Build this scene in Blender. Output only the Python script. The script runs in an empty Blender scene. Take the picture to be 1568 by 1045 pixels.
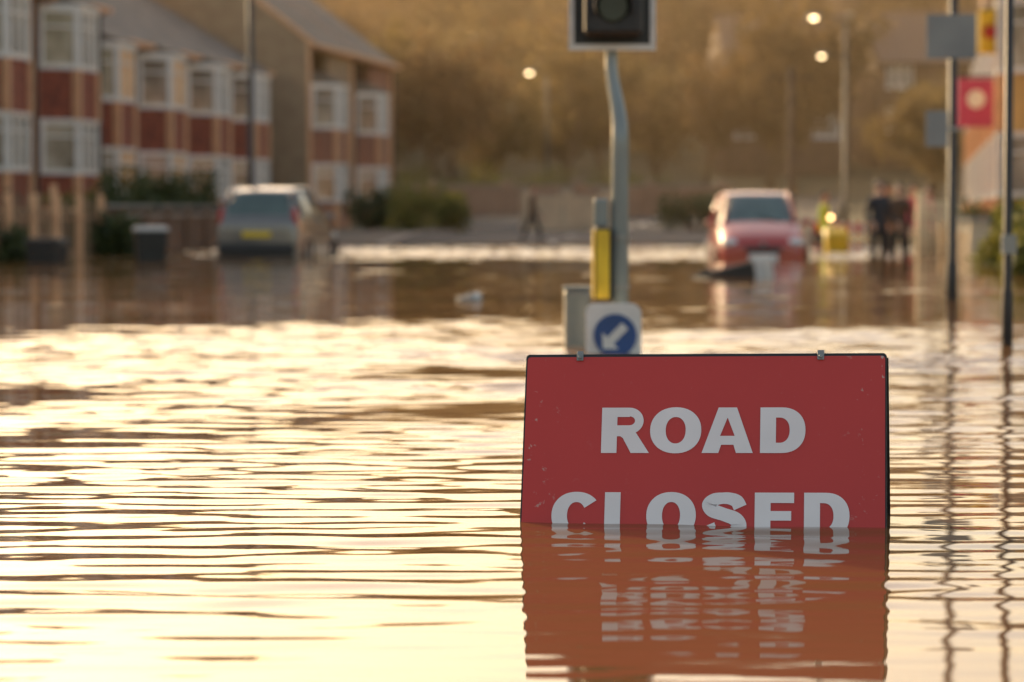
import bpy, bmesh, math, random
import numpy as np
from mathutils import Vector, Matrix, Quaternion
from mathutils.geometry import tessellate_polygon
random.seed(7); np.random.seed(7)
scene = bpy.context.scene
COL = scene.collection
rad = math.radians

# ------------------------------------------------------------------ materials
def nt(name):
    m = bpy.data.materials.new(name); m.use_nodes = True
    n = m.node_tree; return m, n, n.nodes['Principled BSDF']
def pmat(name, c, c2=None, scale=3.0, rough=0.7, metal=0.0, bump=0.0, spec=None, stretch=(1,1,1), coat=0.0, objrand=0.0, transl=0.0):
    m, n, b = nt(name)
    c2 = c2 or tuple(v*0.72 for v in c)
    tc = n.nodes.new('ShaderNodeTexCoord'); mp = n.nodes.new('ShaderNodeMapping')
    mp.inputs['Scale'].default_value = stretch
    n.links.new(tc.outputs['Object'], mp.inputs['Vector'])
    nz = n.nodes.new('ShaderNodeTexNoise'); nz.inputs['Scale'].default_value = scale
    nz.inputs['Detail'].default_value = 6
    n.links.new(mp.outputs[0], nz.inputs['Vector'])
    cr = n.nodes.new('ShaderNodeValToRGB')
    cr.color_ramp.elements[0].position = 0.35; cr.color_ramp.elements[1].position = 0.65
    cr.color_ramp.elements[0].color = (*c2, 1); cr.color_ramp.elements[1].color = (*c, 1)
    n.links.new(nz.outputs['Fac'], cr.inputs['Fac'])
    out = cr.outputs['Color']
    if objrand > 0:
        oi = n.nodes.new('ShaderNodeObjectInfo'); hv = n.nodes.new('ShaderNodeHueSaturation')
        mr = n.nodes.new('ShaderNodeMapRange'); mr.inputs['To Min'].default_value = 1-objrand; mr.inputs['To Max'].default_value = 1+objrand
        n.links.new(oi.outputs['Random'], mr.inputs['Value']); n.links.new(mr.outputs[0], hv.inputs['Value'])
        mr2 = n.nodes.new('ShaderNodeMapRange'); mr2.inputs['To Min'].default_value = 0.49; mr2.inputs['To Max'].default_value = 0.53
        n.links.new(oi.outputs['Random'], mr2.inputs['Value']); n.links.new(mr2.outputs[0], hv.inputs['Hue'])
        n.links.new(out, hv.inputs['Color']); out = hv.outputs[0]
    n.links.new(out, b.inputs['Base Color'])
    b.inputs['Roughness'].default_value = rough; b.inputs['Metallic'].default_value = metal
    b.inputs['Coat Weight'].default_value = coat
    if spec is not None: b.inputs['Specular IOR Level'].default_value = spec
    if bump > 0:
        bp = n.nodes.new('ShaderNodeBump'); bp.inputs['Strength'].default_value = bump; bp.inputs['Distance'].default_value = 0.02
        n.links.new(nz.outputs['Fac'], bp.inputs['Height']); n.links.new(bp.outputs[0], b.inputs['Normal'])
    if transl > 0:
        tr = n.nodes.new('ShaderNodeBsdfTranslucent'); mx = n.nodes.new('ShaderNodeMixShader'); mx.inputs[0].default_value = transl
        n.links.new(out, tr.inputs['Color']); n.links.new(b.outputs[0], mx.inputs[1]); n.links.new(tr.outputs[0], mx.inputs[2])
        n.links.new(mx.outputs[0], n.nodes['Material Output'].inputs['Surface'])
    return m
def brickmat(name, c1, c2, mortar):
    m, n, b = nt(name)
    tc = n.nodes.new('ShaderNodeTexCoord'); sp = n.nodes.new('ShaderNodeSeparateXYZ'); ad = n.nodes.new('ShaderNodeMath')
    cb = n.nodes.new('ShaderNodeCombineXYZ'); br = n.nodes.new('ShaderNodeTexBrick')
    n.links.new(tc.outputs['Object'], sp.inputs[0]); n.links.new(sp.outputs[0], ad.inputs[0]); n.links.new(sp.outputs[1], ad.inputs[1])
    n.links.new(ad.outputs[0], cb.inputs[0]); n.links.new(sp.outputs[2], cb.inputs[1]); n.links.new(cb.outputs[0], br.inputs['Vector'])
    br.inputs['Scale'].default_value = 1; br.inputs['Brick Width'].default_value = .225; br.inputs['Row Height'].default_value = .075
    br.inputs['Mortar Size'].default_value = .01; br.inputs['Color1'].default_value = (*c1,1); br.inputs['Color2'].default_value = (*c2,1); br.inputs['Mortar'].default_value = (*mortar,1)
    nz = n.nodes.new('ShaderNodeTexNoise'); nz.inputs['Scale'].default_value = 0.9; nz.inputs['Detail'].default_value = 5
    n.links.new(tc.outputs['Object'], nz.inputs['Vector'])
    mr = n.nodes.new('ShaderNodeMapRange'); mr.inputs['To Min'].default_value = .6; mr.inputs['To Max'].default_value = 1.35
    n.links.new(nz.outputs['Fac'], mr.inputs['Value'])
    mx = n.nodes.new('ShaderNodeVectorMath'); mx.operation = 'SCALE'
    n.links.new(br.outputs['Color'], mx.inputs[0]); n.links.new(mr.outputs[0], mx.inputs['Scale'])
    n.links.new(mx.outputs[0], b.inputs['Base Color']); b.inputs['Roughness'].default_value = .85
    return m
def emat(name, c, s):
    m, n, b = nt(name)
    b.inputs['Base Color'].default_value = (*c,1); b.inputs['Emission Color'].default_value = (*c,1); b.inputs['Emission Strength'].default_value = s
    return m

M = {}
M['brick'] = brickmat('red_brick', (.36,.12,.06), (.25,.08,.04), (.30,.22,.16))
M['brick2'] = brickmat('brown_brick', (.34,.19,.11), (.28,.14,.08), (.38,.31,.23))
M['tile'] = pmat('hung_red_tile', (.33,.085,.04), (.16,.04,.022), 6, .7)
M['render'] = pmat('cream_render', (.62,.50,.34), (.50,.40,.27), 1.5, .85)
M['stone'] = pmat('warm_sandstone', (.72,.46,.17), (.52,.31,.10), 1.2, .85)
M['hillb'] = pmat('dark_brown_brick', (.17,.10,.06), (.12,.07,.04), 1.2, .85)
M['render2'] = pmat('tan_pebbledash', (.36,.27,.17), (.28,.20,.13), 2, .9)
M['post'] = pmat('cream_paint', (.80,.46,.25), (.66,.37,.20), 3, .6)
M['upvc'] = pmat('white_window_frame', (.80,.78,.74), (.7,.68,.64), 2, .35)
M['slate'] = pmat('slate_roof', (.17,.145,.12), (.10,.085,.07), 1.5, .85, bump=.3)
M['rooft'] = pmat('brown_tile_roof', (.20,.12,.08), (.14,.085,.06), 5, .7)
M['glass'] = pmat('window_glass', (.55,.50,.42), (.16,.13,.10), .9, .08, spec=.9)
M['curtain'] = pmat('pale_curtain', (.70,.64,.55), (.5,.45,.38), 2, .8)
M['amber'] = pmat('amber_sky_reflection', (.85,.45,.10), (.75,.36,.06), 2, .6)  # golden sky reflection in the panes, painted as plain amber colour
M['door'] = pmat('painted_door', (.12,.04,.03), (.09,.03,.02), 3, .4)
M['dark'] = pmat('dark_metal', (.035,.03,.028), (.02,.02,.02), 8, .5)
M['black'] = pmat('black_plastic', (.02,.02,.02), (.012,.012,.012), 8, .45)
M['galv'] = pmat('galvanised_grey', (.30,.31,.30), (.22,.23,.22), 9, .38, metal=.35)
M['poleg'] = pmat('grey_painted_pole', (.25,.29,.28), (.19,.22,.215), 10, .28, coat=.5, stretch=(1,1,.2))
M['white'] = pmat('white_paint', (.78,.76,.72), (.68,.66,.62), 6, .45)
M['yellow'] = pmat('yellow_paint', (.80,.56,.03), (.65,.43,.02), 6, .45)
M['blue'] = pmat('sign_blue', (.03,.09,.28), (.025,.07,.21), 6, .4)
M['pink'] = pmat('magenta_sign', (.50,.06,.16), (.42,.05,.13), 3, .5)
M['bluegrey'] = pmat('blue_grey_sign', (.27,.28,.27), (.21,.22,.22), 3, .5)
M['asphalt'] = pmat('wet_asphalt', (.05,.045,.04), (.035,.032,.03), 30, .85, bump=.2)
M['pave'] = pmat('paving_slabs', (.14,.11,.08), (.10,.08,.055), 6, .95)
M['kerb'] = pmat('kerb_stone', (.33,.30,.26), (.25,.23,.2), 6, .7)
M['wood'] = pmat('weathered_fence', (.36,.23,.13), (.14,.085,.05), 2.2, .8, stretch=(5,5,.6))
M['paleboard'] = pmat('pale_fence', (.75,.62,.40), (.6,.48,.3), 4, .7)
M['ground'] = pmat('earth_and_grass', (.16,.12,.05), (.10,.08,.03), .4, .95)
M['leaf'] = pmat('hedge_leaves', (.09,.11,.03), (.04,.055,.015), 3, .6, transl=.3)
M['leafy'] = pmat('yellow_green_leaves', (.28,.25,.05), (.12,.13,.025), 2, .6, transl=.35)
M['bark'] = pmat('bark', (.20,.13,.07), (.12,.08,.045), 4, .9)
M['twig'] = pmat('winter_twigs', (.22,.12,.05), (.11,.068,.03), .35, .8, objrand=.3, transl=.4)
M['cglass'] = pmat('car_glass', (.12,.16,.14), (.08,.11,.10), 1, .05, spec=.8)
M['chrome'] = pmat('headlamp_lens', (.8,.8,.78), (.6,.6,.58), 12, .12, metal=.5)
M['tail'] = pmat('tail_lamp', (.5,.02,.02), (.35,.01,.01), 8, .2)
M['skin'] = pmat('skin', (.55,.32,.22), (.48,.27,.18), 8, .55)
M['hair'] = pmat('hair', (.10,.06,.03), (.06,.035,.02), 10, .6)
M['glint'] = emat('added_glint_glow', (1,.62,.25), 9)  # glow added for bright out-of-focus glints of unknown source
M['lamp'] = emat('lit_street_lamp', (1,.72,.38), 11)

# ------------------------------------------------------------------ mesh helpers
def empty(name, loc=(0,0,0), rz=0.0, rot=None):
    e = bpy.data.objects.new(name, None); e.location = loc
    e.rotation_euler = rot if rot else (0,0,rz); COL.objects.link(e); return e
class MB:
    def __init__(s): s.v=[]; s.f=[]
    def poly(s, pts):
        o=len(s.v); s.v += [tuple(p) for p in pts]; s.f.append(tuple(range(o,o+len(pts))))
    def box(s, a, b):
        x0,y0,z0=a; x1,y1,z1=b; o=len(s.v)
        s.v += [(x0,y0,z0),(x1,y0,z0),(x1,y1,z0),(x0,y1,z0),(x0,y0,z1),(x1,y0,z1),(x1,y1,z1),(x0,y1,z1)]
        s.f += [tuple(o+i for i in q) for q in ((0,3,2,1),(4,5,6,7),(0,1,5,4),(1,2,6,5),(2,3,7,6),(3,0,4,7))]
    def prism(s, poly, z0, z1):
        n=len(poly); o=len(s.v)
        s.v += [(p[0],p[1],z0) for p in poly]+[(p[0],p[1],z1) for p in poly]
        s.f.append(tuple(o+i for i in range(n-1,-1,-1))); s.f.append(tuple(o+n+i for i in range(n)))
        for i in range(n): j=(i+1)%n; s.f.append((o+i,o+j,o+n+j,o+n+i))
    def slab(s, p, q, th, z0, z1):
        p=Vector(p); q=Vector(q); d=(q-p).normalized(); nrm=Vector((-d.y,d.x))*th/2
        s.prism([p+nrm,p-nrm,q-nrm,q+nrm], z0, z1)
    def tube(s, pts, radii, n=12, cap=True):
        pts=[Vector(p) for p in pts]; o=len(s.v)
        for i,p in enumerate(pts):
            t=(pts[min(i+1,len(pts)-1)]-pts[max(i-1,0)]).normalized()
            a=Vector((1,0,0)) if abs(t.x)<.9 else Vector((0,1,0))
            u=t.cross(a).normalized(); w=t.cross(u)
            r=radii[i] if hasattr(radii,'__len__') else radii
            for k in range(n):
                an=2*math.pi*k/n; s.v.append(tuple(p+(u*math.cos(an)+w*math.sin(an))*r))
        for i in range(len(pts)-1):
            for k in range(n):
                k2=(k+1)%n; s.f.append((o+i*n+k,o+i*n+k2,o+(i+1)*n+k2,o+(i+1)*n+k))
        if cap:
            s.f.append(tuple(o+k for k in range(n-1,-1,-1))); e=o+(len(pts)-1)*n; s.f.append(tuple(e+k for k in range(n)))
    def obj(s, name, mat, parent=None, smooth=False, bevel=0, loc=(0,0,0), rot=(0,0,0)):
        me=bpy.data.meshes.new(name); me.from_pydata(s.v,[],s.f); me.update()
        ob=bpy.data.objects.new(name,me); COL.objects.link(ob)
        if mat: me.materials.append(mat)
        ob.parent=parent; ob.location=loc; ob.rotation_euler=rot
        if smooth: me.polygons.foreach_set('use_smooth',[True]*len(me.polygons))
        if bevel>0:
            bv=ob.modifiers.new('bevel','BEVEL'); bv.width=bevel; bv.segments=2; bv.limit_method='ANGLE'
        return ob
def box(name, a, b, mat, parent=None, bevel=0, **k):
    m=MB(); m.box(a,b); return m.obj(name,mat,parent,bevel=bevel,**k)
def ico(name, mat, parent, loc, sc, sub=3, disp=0, freq=3):
    bm=bmesh.new(); bmesh.ops.create_icosphere(bm, subdivisions=sub, radius=1)
    for v in bm.verts:
        if disp:
            n=math.sin(v.co.x*freq*1.7+1)+math.sin(v.co.y*freq*2.1+2)+math.sin(v.co.z*freq*1.9+v.co.x*2)
            v.co*=1+disp*n/3
        v.co=Vector((v.co.x*sc[0],v.co.y*sc[1],v.co.z*sc[2]))
    me=bpy.data.meshes.new(name); bm.to_mesh(me); bm.free()
    me.polygons.foreach_set('use_smooth',[True]*len(me.polygons)); me.materials.append(mat)
    ob=bpy.data.objects.new(name,me); COL.objects.link(ob); ob.parent=parent; ob.location=loc; return ob

# ------------------------------------------------------------------ terrain
def sstep(a,b,x):
    t=np.clip((x-a)/(b-a),0,1); return t*t*(3-2*t)
def hgt(x,y):
    x=np.asarray(x,float); y=np.asarray(y,float)
    h=-.45+.60*sstep(66,82,y)+1.2*sstep(90,150,y)
    h=h+24*sstep(140,330,y)+12*sstep(300,700,y)
    h=h+3.0*sstep(26,60,np.abs(x-.13*y))
    h=h+1.5*sstep(-12,-30,y)
    h=h+.8*np.sin(x*.05+1)*sstep(150,230,y)
    return h
def grid(name,xs,ys,zf,mat,smooth=True):
    X,Y=np.meshgrid(xs,ys); Z=zf(X,Y); nx,ny=len(xs),len(ys)
    co=np.stack([X,Y,Z],-1).reshape(-1,3).astype(np.float32)
    i=np.arange((ny-1)*(nx-1)); r=i//(nx-1); c=i%(nx-1); a=r*nx+c
    f=np.stack([a,a+1,a+nx+1,a+nx],-1).astype(np.int32)
    me=bpy.data.meshes.new(name); me.vertices.add(len(co)); me.vertices.foreach_set('co',co.ravel())
    me.loops.add(f.size); me.loops.foreach_set('vertex_index',f.ravel())
    me.polygons.add(len(f)); me.polygons.foreach_set('loop_start',np.arange(0,f.size,4,dtype=np.int32))
    me.update(calc_edges=True); me.polygons.foreach_set('use_smooth',np.ones(len(f),bool))
    me.materials.append(mat); ob=bpy.data.objects.new(name,me); COL.objects.link(ob); return ob
grid('ground', np.linspace(-500,500,161), np.concatenate([np.arange(-60,160,2.),np.arange(160,1200,8.)]), hgt, M['ground'])
cx=lambda y: .5+.13*(np.asarray(y,float)-72)
def strip(name,o0,o1,dz,mat,y0=-20,y1=150):
    ys=np.arange(y0,y1,2.); m=MB()
    for a,b in zip(ys[:-1],ys[1:]):
        za=float(hgt(cx(a),a))+dz; zb=float(hgt(cx(b),b))+dz
        m.poly([(cx(a)+o0,a,za),(cx(a)+o1,a,za),(cx(b)+o1,b,zb),(cx(b)+o0,b,zb)])
    return m
strip('road',-4.2,4.2,.02,None).obj('road',M['asphalt'])
for sgn,nm in ((-1,'pavement'),(1,'pavement')):
    m=strip('p',4.35 if sgn>0 else -7.0,7.0 if sgn>0 else -4.35,.13,None); p=m.obj(nm,M['pave'])
    ys=np.arange(-20,150,2.); k=MB()
    for a,b in zip(ys[:-1],ys[1:]):
        za=float(hgt(cx(a),a)); zb=float(hgt(cx(b),b)); o=len(k.v); i0,i1=sgn*4.2,sgn*4.35
        k.v+=[(cx(a)+i0,a,za-.1),(cx(a)+i1,a,za-.1),(cx(b)+i1,b,zb-.1),(cx(b)+i0,b,zb-.1),(cx(a)+i0,a,za+.135),(cx(a)+i1,a,za+.135),(cx(b)+i1,b,zb+.135),(cx(b)+i0,b,zb+.135)]
        k.f+=[tuple(o+i for i in q) for q in ((4,5,6,7),(0,1,5,4),(1,2,6,5),(2,3,7,6),(3,0,4,7))]
    k.obj('kerb',M['kerb'])
m=MB()
for y in np.arange(-10,145,6.):
    z0=float(hgt(cx(y),y))+.026; z1=float(hgt(cx(y+3),y+3))+.026
    m.poly([(cx(y)-.06,y,z0),(cx(y)+.06,y,z0),(cx(y+3)+.06,y+3,z1),(cx(y+3)-.06,y+3,z1)])
m.obj('road_marking',M['white'])
m=MB(); m.prism([(.65+.9*math.cos(a)*1.0,18.7+1.8*math.sin(a)) for a in np.linspace(0,2*math.pi,25)[:-1]],-.5,-.3)
m.obj('traffic_island',M['kerb'],bevel=.02)

# ------------------------------------------------------------------ water
rng=np.random.RandomState(3)
waves=[]
for i in range(120):
    lam=10**rng.uniform(math.log10(.07),math.log10(.55)); th=rng.normal(0,.27)+(.04)
    k=2*math.pi/lam; w=rng.uniform(.5,1)*(1.0 if .12<lam<.34 else .6)
    waves.append((k*math.sin(th),k*math.cos(th),w/k,rng.uniform(0,6.28)))
tot=math.sqrt(sum((a*math.hypot(kx,ky))**2/2 for kx,ky,a,_ in waves))
lo=[(rng.uniform(-.9,.9),rng.uniform(.2,2.2),rng.uniform(0,6.28)) for _ in range(14)]
def wav(X,Y):
    Z=np.zeros_like(X)
    for kx,ky,a,p in waves: Z+=a*np.sin(kx*X+ky*Y+p)
    Z/=tot
    N=np.zeros_like(X)
    for kx,ky,p in lo: N+=np.sin(kx*X*2+ky*Y*1.2+p)
    N=N/math.sqrt(7)
    A=np.interp(Y,[4,5.6,6.8,8,9,11,14,17,20.5,22.5,30,49,53,67,70,82],
                  [.016,.021,.029,.031,.038,.048,.062,.078,.07,.026,.024,.026,.11,.14,.03,.02])
    return Z*A*np.clip(1+.45*N,.15,2.1)
xs=np.concatenate([[-45,-36,-28,-22,-17,-14,-12],np.arange(-10,12,.07),[14,16,19,24,30,38,48]])
ys=np.concatenate([[-20,-8,-2,1,3],np.arange(4,24,.024),np.arange(24,48,.06),np.arange(48,84,.08)])
mw,n,b=nt('flood_water')
b.inputs['Roughness'].default_value=.035; b.inputs['IOR'].default_value=1.45
tc=n.nodes.new('ShaderNodeTexCoord'); mp=n.nodes.new('ShaderNodeMapping'); mp.inputs['Scale'].default_value=(.7,2.6,1)
nz=n.nodes.new('ShaderNodeTexNoise'); nz.inputs['Scale'].default_value=4; nz.inputs['Detail'].default_value=3
bp=n.nodes.new('ShaderNodeBump'); bp.inputs['Strength'].default_value=.25; bp.inputs['Distance'].default_value=.002
n.links.new(tc.outputs['Object'],mp.inputs[0]); n.links.new(mp.outputs[0],nz.inputs['Vector']); n.links.new(nz.outputs['Fac'],bp.inputs['Height']); n.links.new(bp.outputs[0],b.inputs['Normal'])
nz2=n.nodes.new('ShaderNodeTexNoise'); nz2.inputs['Scale'].default_value=.5
cr=n.nodes.new('ShaderNodeValToRGB'); cr.color_ramp.elements[0].color=(.16,.075,.025,1); cr.color_ramp.elements[1].color=(.22,.11,.04,1)
n.links.new(tc.outputs['Object'],nz2.inputs['Vector']); n.links.new(nz2.outputs['Fac'],cr.inputs[0]); n.links.new(cr.outputs[0],b.inputs['Base Color'])
grid('flood_water',xs,ys,wav,mw)

# ------------------------------------------------------------------ ROAD CLOSED sign
def glyph(ch,w,h=.1387,s=.046,t=.031):
    def arc(cx_,cy,rx,ry,a0,a1,n=24,p=1.0):
        out=[]
        for i in range(n+1):
            a=rad(a0+(a1-a0)*i/n); c,sn=math.cos(a),math.sin(a)
            out.append((cx_+rx*math.copysign(abs(c)**p,c),cy+ry*math.copysign(abs(sn)**p,sn)))
        return out
    if ch=='O':
        return [[arc(w/2,h/2,w/2,h/2+.001,0,357,44,.93),arc(w/2,h/2,w/2-s,h/2-t+.002,0,357,44,.93)]]
    if ch=='D':
        return [[[(0,0)]+arc(.062,h/2,w-.062,h/2,-90,90,24,.9)+[(0,h)],[(s,t)]+arc(.056,h/2,w-.056-s,h/2-t,-90,90,24,.9)+[(s,h-t)]]]
    if ch=='R':
        r=(h-.058)/2; cyy=h-r; cxx=w-.016-r*1.05
        outer=[(0,0),(0,h)]+arc(cxx,cyy,r*1.05,r,90,-62,20)+[(w+.002,0),(w-.052,0),(w-.052-.024,.045),(w-.052-.032,.051),(s,.051),(s,0)]
        inner=[(s,h-t*.92),(cxx,h-t*.92)]+arc(cxx,cyy,r*.42,r-t*.92+.002,80,-80,10)+[(cxx,cyy-r+t*.92-.002),(s,cyy-r+t*.92-.002)]
        return [[outer,inner]]
    if ch=='A':
        c=w/2
        return [[[(0,0),(c-.027,h),(c+.027,h),(w,0),(w-.049,0),(w-.057,.025),(.057,.025),(.049,0)],[(c-.0215,.052),(c+.0215,.052),(c,.108)]]]
    if ch=='L': return [[[(0,0),(0,h),(s,h),(s,t),(w,t),(w,0)]]]
    if ch=='E': 
        y=h/2
        return [[[(0,0),(0,h),(w,h),(w,h-t),(s,h-t),(s,y+t*.46),(w-.008,y+t*.46),(w-.008,y-t*.46),(s,y-t*.46),(s,t),(w,t),(w,0)]]]
    if ch=='C':
        o=arc(w*.54,h/2,w*.54,h/2+.001,38,322,40,.93); i=arc(w*.54,h/2,w*.54-s,h/2-t+.001,328,32,40,.93)
        return [[o+i]]
    if ch=='S':
        P=[(.114,.094),(.104,.112),(.084,.1205),(.062,.1215),(.038,.117),(.024,.102),(.034,.085),(.066,.073),(.099,.060),(.111,.040),(.097,.022),(.066,.0165),(.034,.022),(.020,.044)]
        W=[.020,.020,.018,.017,.019,.0215,.021,.0195,.021,.022,.019,.0165,.018,.020]
        pts=[];ws=[]
        for i in range(len(P)-1):
            p0=P[max(i-1,0)];p1=P[i];p2=P[i+1];p3=P[min(i+2,len(P)-1)]
            for k in range(6):
                u=k/6; f=lambda a,b_,c_,d:.5*((2*b_)+(-a+c_)*u+(2*a-5*b_+4*c_-d)*u*u+(-a+3*b_-3*c_+d)*u**3)
                pts.append(Vector((f(p0[0],p1[0],p2[0],p3[0]),f(p0[1],p1[1],p2[1],p3[1])))); ws.append(W[i]*(1-u)+W[i+1]*u)
        L=[];R=[]
        for i,p in enumerate(pts):
            d=(pts[min(i+1,len(pts)-1)]-pts[max(i-1,0)]).normalized(); nn=Vector((-d.y,d.x))
            L.append(tuple(p+nn*ws[i])); R.append(tuple(p-nn*ws[i]))
        quads=[]
        for i in range(len(L)-1): quads.append([[L[i],L[i+1],R[i+1],R[i]]])
        return quads
sg=empty('road_closed_sign',(.573,8.43,.489))
Rm=Matrix.Rotation(rad(-8.5),4,'Z')@Matrix.Rotation(rad(-.7),4,'Y')@Matrix.Rotation(rad(-20),4,'X')
sg.rotation_euler=Rm.to_euler()
mr_,n,b=nt('retroreflective_red')
tc=n.nodes.new('ShaderNodeTexCoord')
v1=n.nodes.new('ShaderNodeTexNoise'); v1.inputs['Scale'].default_value=2.5; v1.inputs['Detail'].default_value=5
n.links.new(tc.outputs['Object'],v1.inputs['Vector'])
c1=n.nodes.new('ShaderNodeValToRGB'); c1.color_ramp.elements[0].color=(.53,.036,.028,1); c1.color_ramp.elements[1].color=(.62,.046,.036,1)
n.links.new(v1.outputs['Fac'],c1.inputs[0])
v2=n.nodes.new('ShaderNodeTexNoise'); v2.inputs['Scale'].default_value=38; v2.inputs['Detail'].default_value=6; v2.inputs['Roughness'].default_value=.7
n.links.new(tc.outputs['Object'],v2.inputs['Vector'])
c2=n.nodes.new('ShaderNodeValToRGB'); c2.color_ramp.elements[0].position=.62; c2.color_ramp.elements[1].position=.67
n.links.new(v2.outputs['Fac'],c2.inputs[0])
sp=n.nodes.new('ShaderNodeSeparateXYZ'); n.links.new(tc.outputs['Object'],sp.inputs[0])
ab=n.nodes.new('ShaderNodeMath'); ab.operation='ABSOLUTE'; n.links.new(sp.outputs[0],ab.inputs[0])
mr1=n.nodes.new('ShaderNodeMapRange'); mr1.inputs['From Min'].default_value=.40; mr1.inputs['From Max'].default_value=.53; mr1.inputs['To Min'].default_value=.05
n.links.new(ab.outputs[0],mr1.inputs['Value'])
mu=n.nodes.new('ShaderNodeMath'); mu.operation='MULTIPLY'; n.links.new(mr1.outputs[0],mu.inputs[0]); n.links.new(c2.outputs[0],mu.inputs[1])
mx=n.nodes.new('ShaderNodeMixRGB'); n.links.new(mu.outputs[0],mx.inputs[0]); n.links.new(c1.outputs[0],mx.inputs[1]); mx.inputs[2].default_value=(.55,.42,.36,1)
n.links.new(mx.outputs[0],b.inputs['Base Color']); b.inputs['Roughness'].default_value=.42
vz=n.nodes.new('ShaderNodeTexVoronoi'); vz.inputs['Scale'].default_value=320; n.links.new(tc.outputs['Object'],vz.inputs['Vector'])
bp=n.nodes.new('ShaderNodeBump'); bp.inputs['Strength'].default_value=.12; bp.inputs['Distance'].default_value=.001
n.links.new(vz.outputs['Distance'],bp.inputs['Height']); n.links.new(bp.outputs[0],b.inputs['Normal'])
W2,H2=.535,.75
def rrect(x0,x1,z0,z1,r,n_=6):
    out=[]
    for (cx_,cz,a0) in ((x1-r,z1-r,0),(x0+r,z1-r,90),(x0+r,z0+r,180),(x1-r,z0+r,270)):
        for i in range(n_+1):
            a=rad(a0+90*i/n_); out.append((cx_+r*math.cos(a),cz+r*math.sin(a)))
    return out
m=MB(); P=rrect(-W2,W2,-H2,0,.012); nP=len(P)
m.v=[(p[0],-.004,p[1]) for p in P]+[(p[0],.02,p[1]) for p in P]
m.f=[tuple(range(nP)),tuple(range(2*nP-1,nP-1,-1))]+[(i,(i+1)%nP,nP+(i+1)%nP,nP+i) for i in range(nP)]
m.obj('edge_return',M['black'],sg)
m=MB(); P=rrect(-W2+.005,W2-.005,-H2+.006,-.009,.01)
m.poly([(p[0],-.0065,p[1]) for p in P]); m.obj('red_face',mr_,sg)
wmat=pmat('reflective_white_lettering',(.90,.84,.83),(.84,.78,.77),5,.45)
m=MB()
def addg(ch,x0,x1,top):
    for loops in glyph(ch,x1-x0):
        L=[[Vector((x0+p[0],-.0088,top-.1387+p[1])) for p in lp] for lp in loops]
        flat=[v for lp in L for v in lp]; o=len(m.v); m.v+=[tuple(v) for v in flat]
        for t in tessellate_polygon(L): m.f.append(tuple(o+i for i in t))
for ch,a,b_ in (('R',-.301,-.161),('O',-.157,-.006),('A',-.004,.146),('D',.167,.299)): addg(ch,a,b_,-.167)
for ch,a,b_ in (('C',-.4415,-.306),('L',-.285,-.185),('O',-.162,-.017),('S',-.002,.131),('E',.154,.268),('D',.297,.428)): addg(ch,a,b_,-.425)
m.obj('lettering',wmat,sg)
for x in (-.372,.342):
    k=MB(); k.box((x-.010,-.013,-.022),(x+.010,-.009,.006)); k.box((x-.010,-.013,.003),(x+.010,.035,.008)); k.tube([(x,-.013,-.012),(x,-.019,-.012)],.006,8)
    k.obj('top_clip',M['galv'],sg,bevel=.0015)
k=MB(); ang=rad(38); 
k.v=[(-W2-.003,.03,-.004),(W2+.004,.03,-.004),(W2+.004,.03+.75*math.sin(ang),-.75*math.cos(ang)),(-W2-.003,.03+.75*math.sin(ang),-.75*math.cos(ang)),
     (-W2-.003,.05,-.004),(W2+.004,.05,-.004),(W2+.004,.05+.75*math.sin(ang),-.75*math.cos(ang)),(-W2-.003,.05+.75*math.sin(ang),-.75*math.cos(ang))]
k.f=[(0,1,2,3),(7,6,5,4),(0,4,5,1),(1,5,6,2),(2,6,7,3),(3,7,4,0)]
k.obj('rear_panel',M['dark'],sg)
k=MB()
for x in (-.48,.48):
    k.box((x-.015,.021,-.98),(x+.015,.045,-.05))
k.obj('legs',M['galv'],sg)

# ------------------------------------------------------------------ traffic signal
ts=empty('traffic_signal',(0,18.5,0))
m=MB()
path=[(.700,0,-.4),(.700,0,.5),(.700,0,1.0),(.700,0,1.40),(.695,0,1.50),(.682,0,1.60),(.664,0,1.70),(.650,0,1.80),(.645,0,1.90),(.645,0,2.2),(.645,0,3.2)]
def smoothp(P,n=5):
    out=[]
    for i in range(len(P)-1):
        p0=Vector(P[max(i-1,0)]);p1=Vector(P[i]);p2=Vector(P[i+1]);p3=Vector(P[min(i+2,len(P)-1)])
        for k in range(n):
            u=k/n; out.append(.5*((2*p1)+(p2-p0)*u+(2*p0-5*p1+4*p2-p3)*u*u+(-p0+3*p1-3*p2+p3)*u**3))
    out.append(Vector(P[-1])); return out
sp_=smoothp(path); rr=[float(np.interp(p.z,[0,1.35,1.75,3],[.058,.057,.041,.038])) for p in sp_]
for p in sp_: p.y=.10 if p.z>1.9 else max(0,(p.z-1.4))*.2
m.tube(sp_,rr,20); m.obj('swan_neck_pole',M['poleg'],ts,smooth=True)
m=MB(); m.box((.368,-.01,1.95),(.928,.01,3.15)); m.obj('backing_board',M['black'],ts,bevel=.02)
m=MB()
for a,b_ in (((.366,-.022,1.945),(.93,-.012,1.985)),((.366,-.022,3.115),(.93,-.012,3.155)),((.366,-.0225,1.987),(.402,-.0125,3.113)),((.894,-.0225,1.987),(.93,-.0125,3.113))): m.box(a,b_)
m.obj('white_border',M['white'],ts)
m=MB(); m.box((.46,-.20,2.035),(.84,-.024,3.08)); m.obj('signal_housing',M['dark'],ts,bevel=.03)
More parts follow.
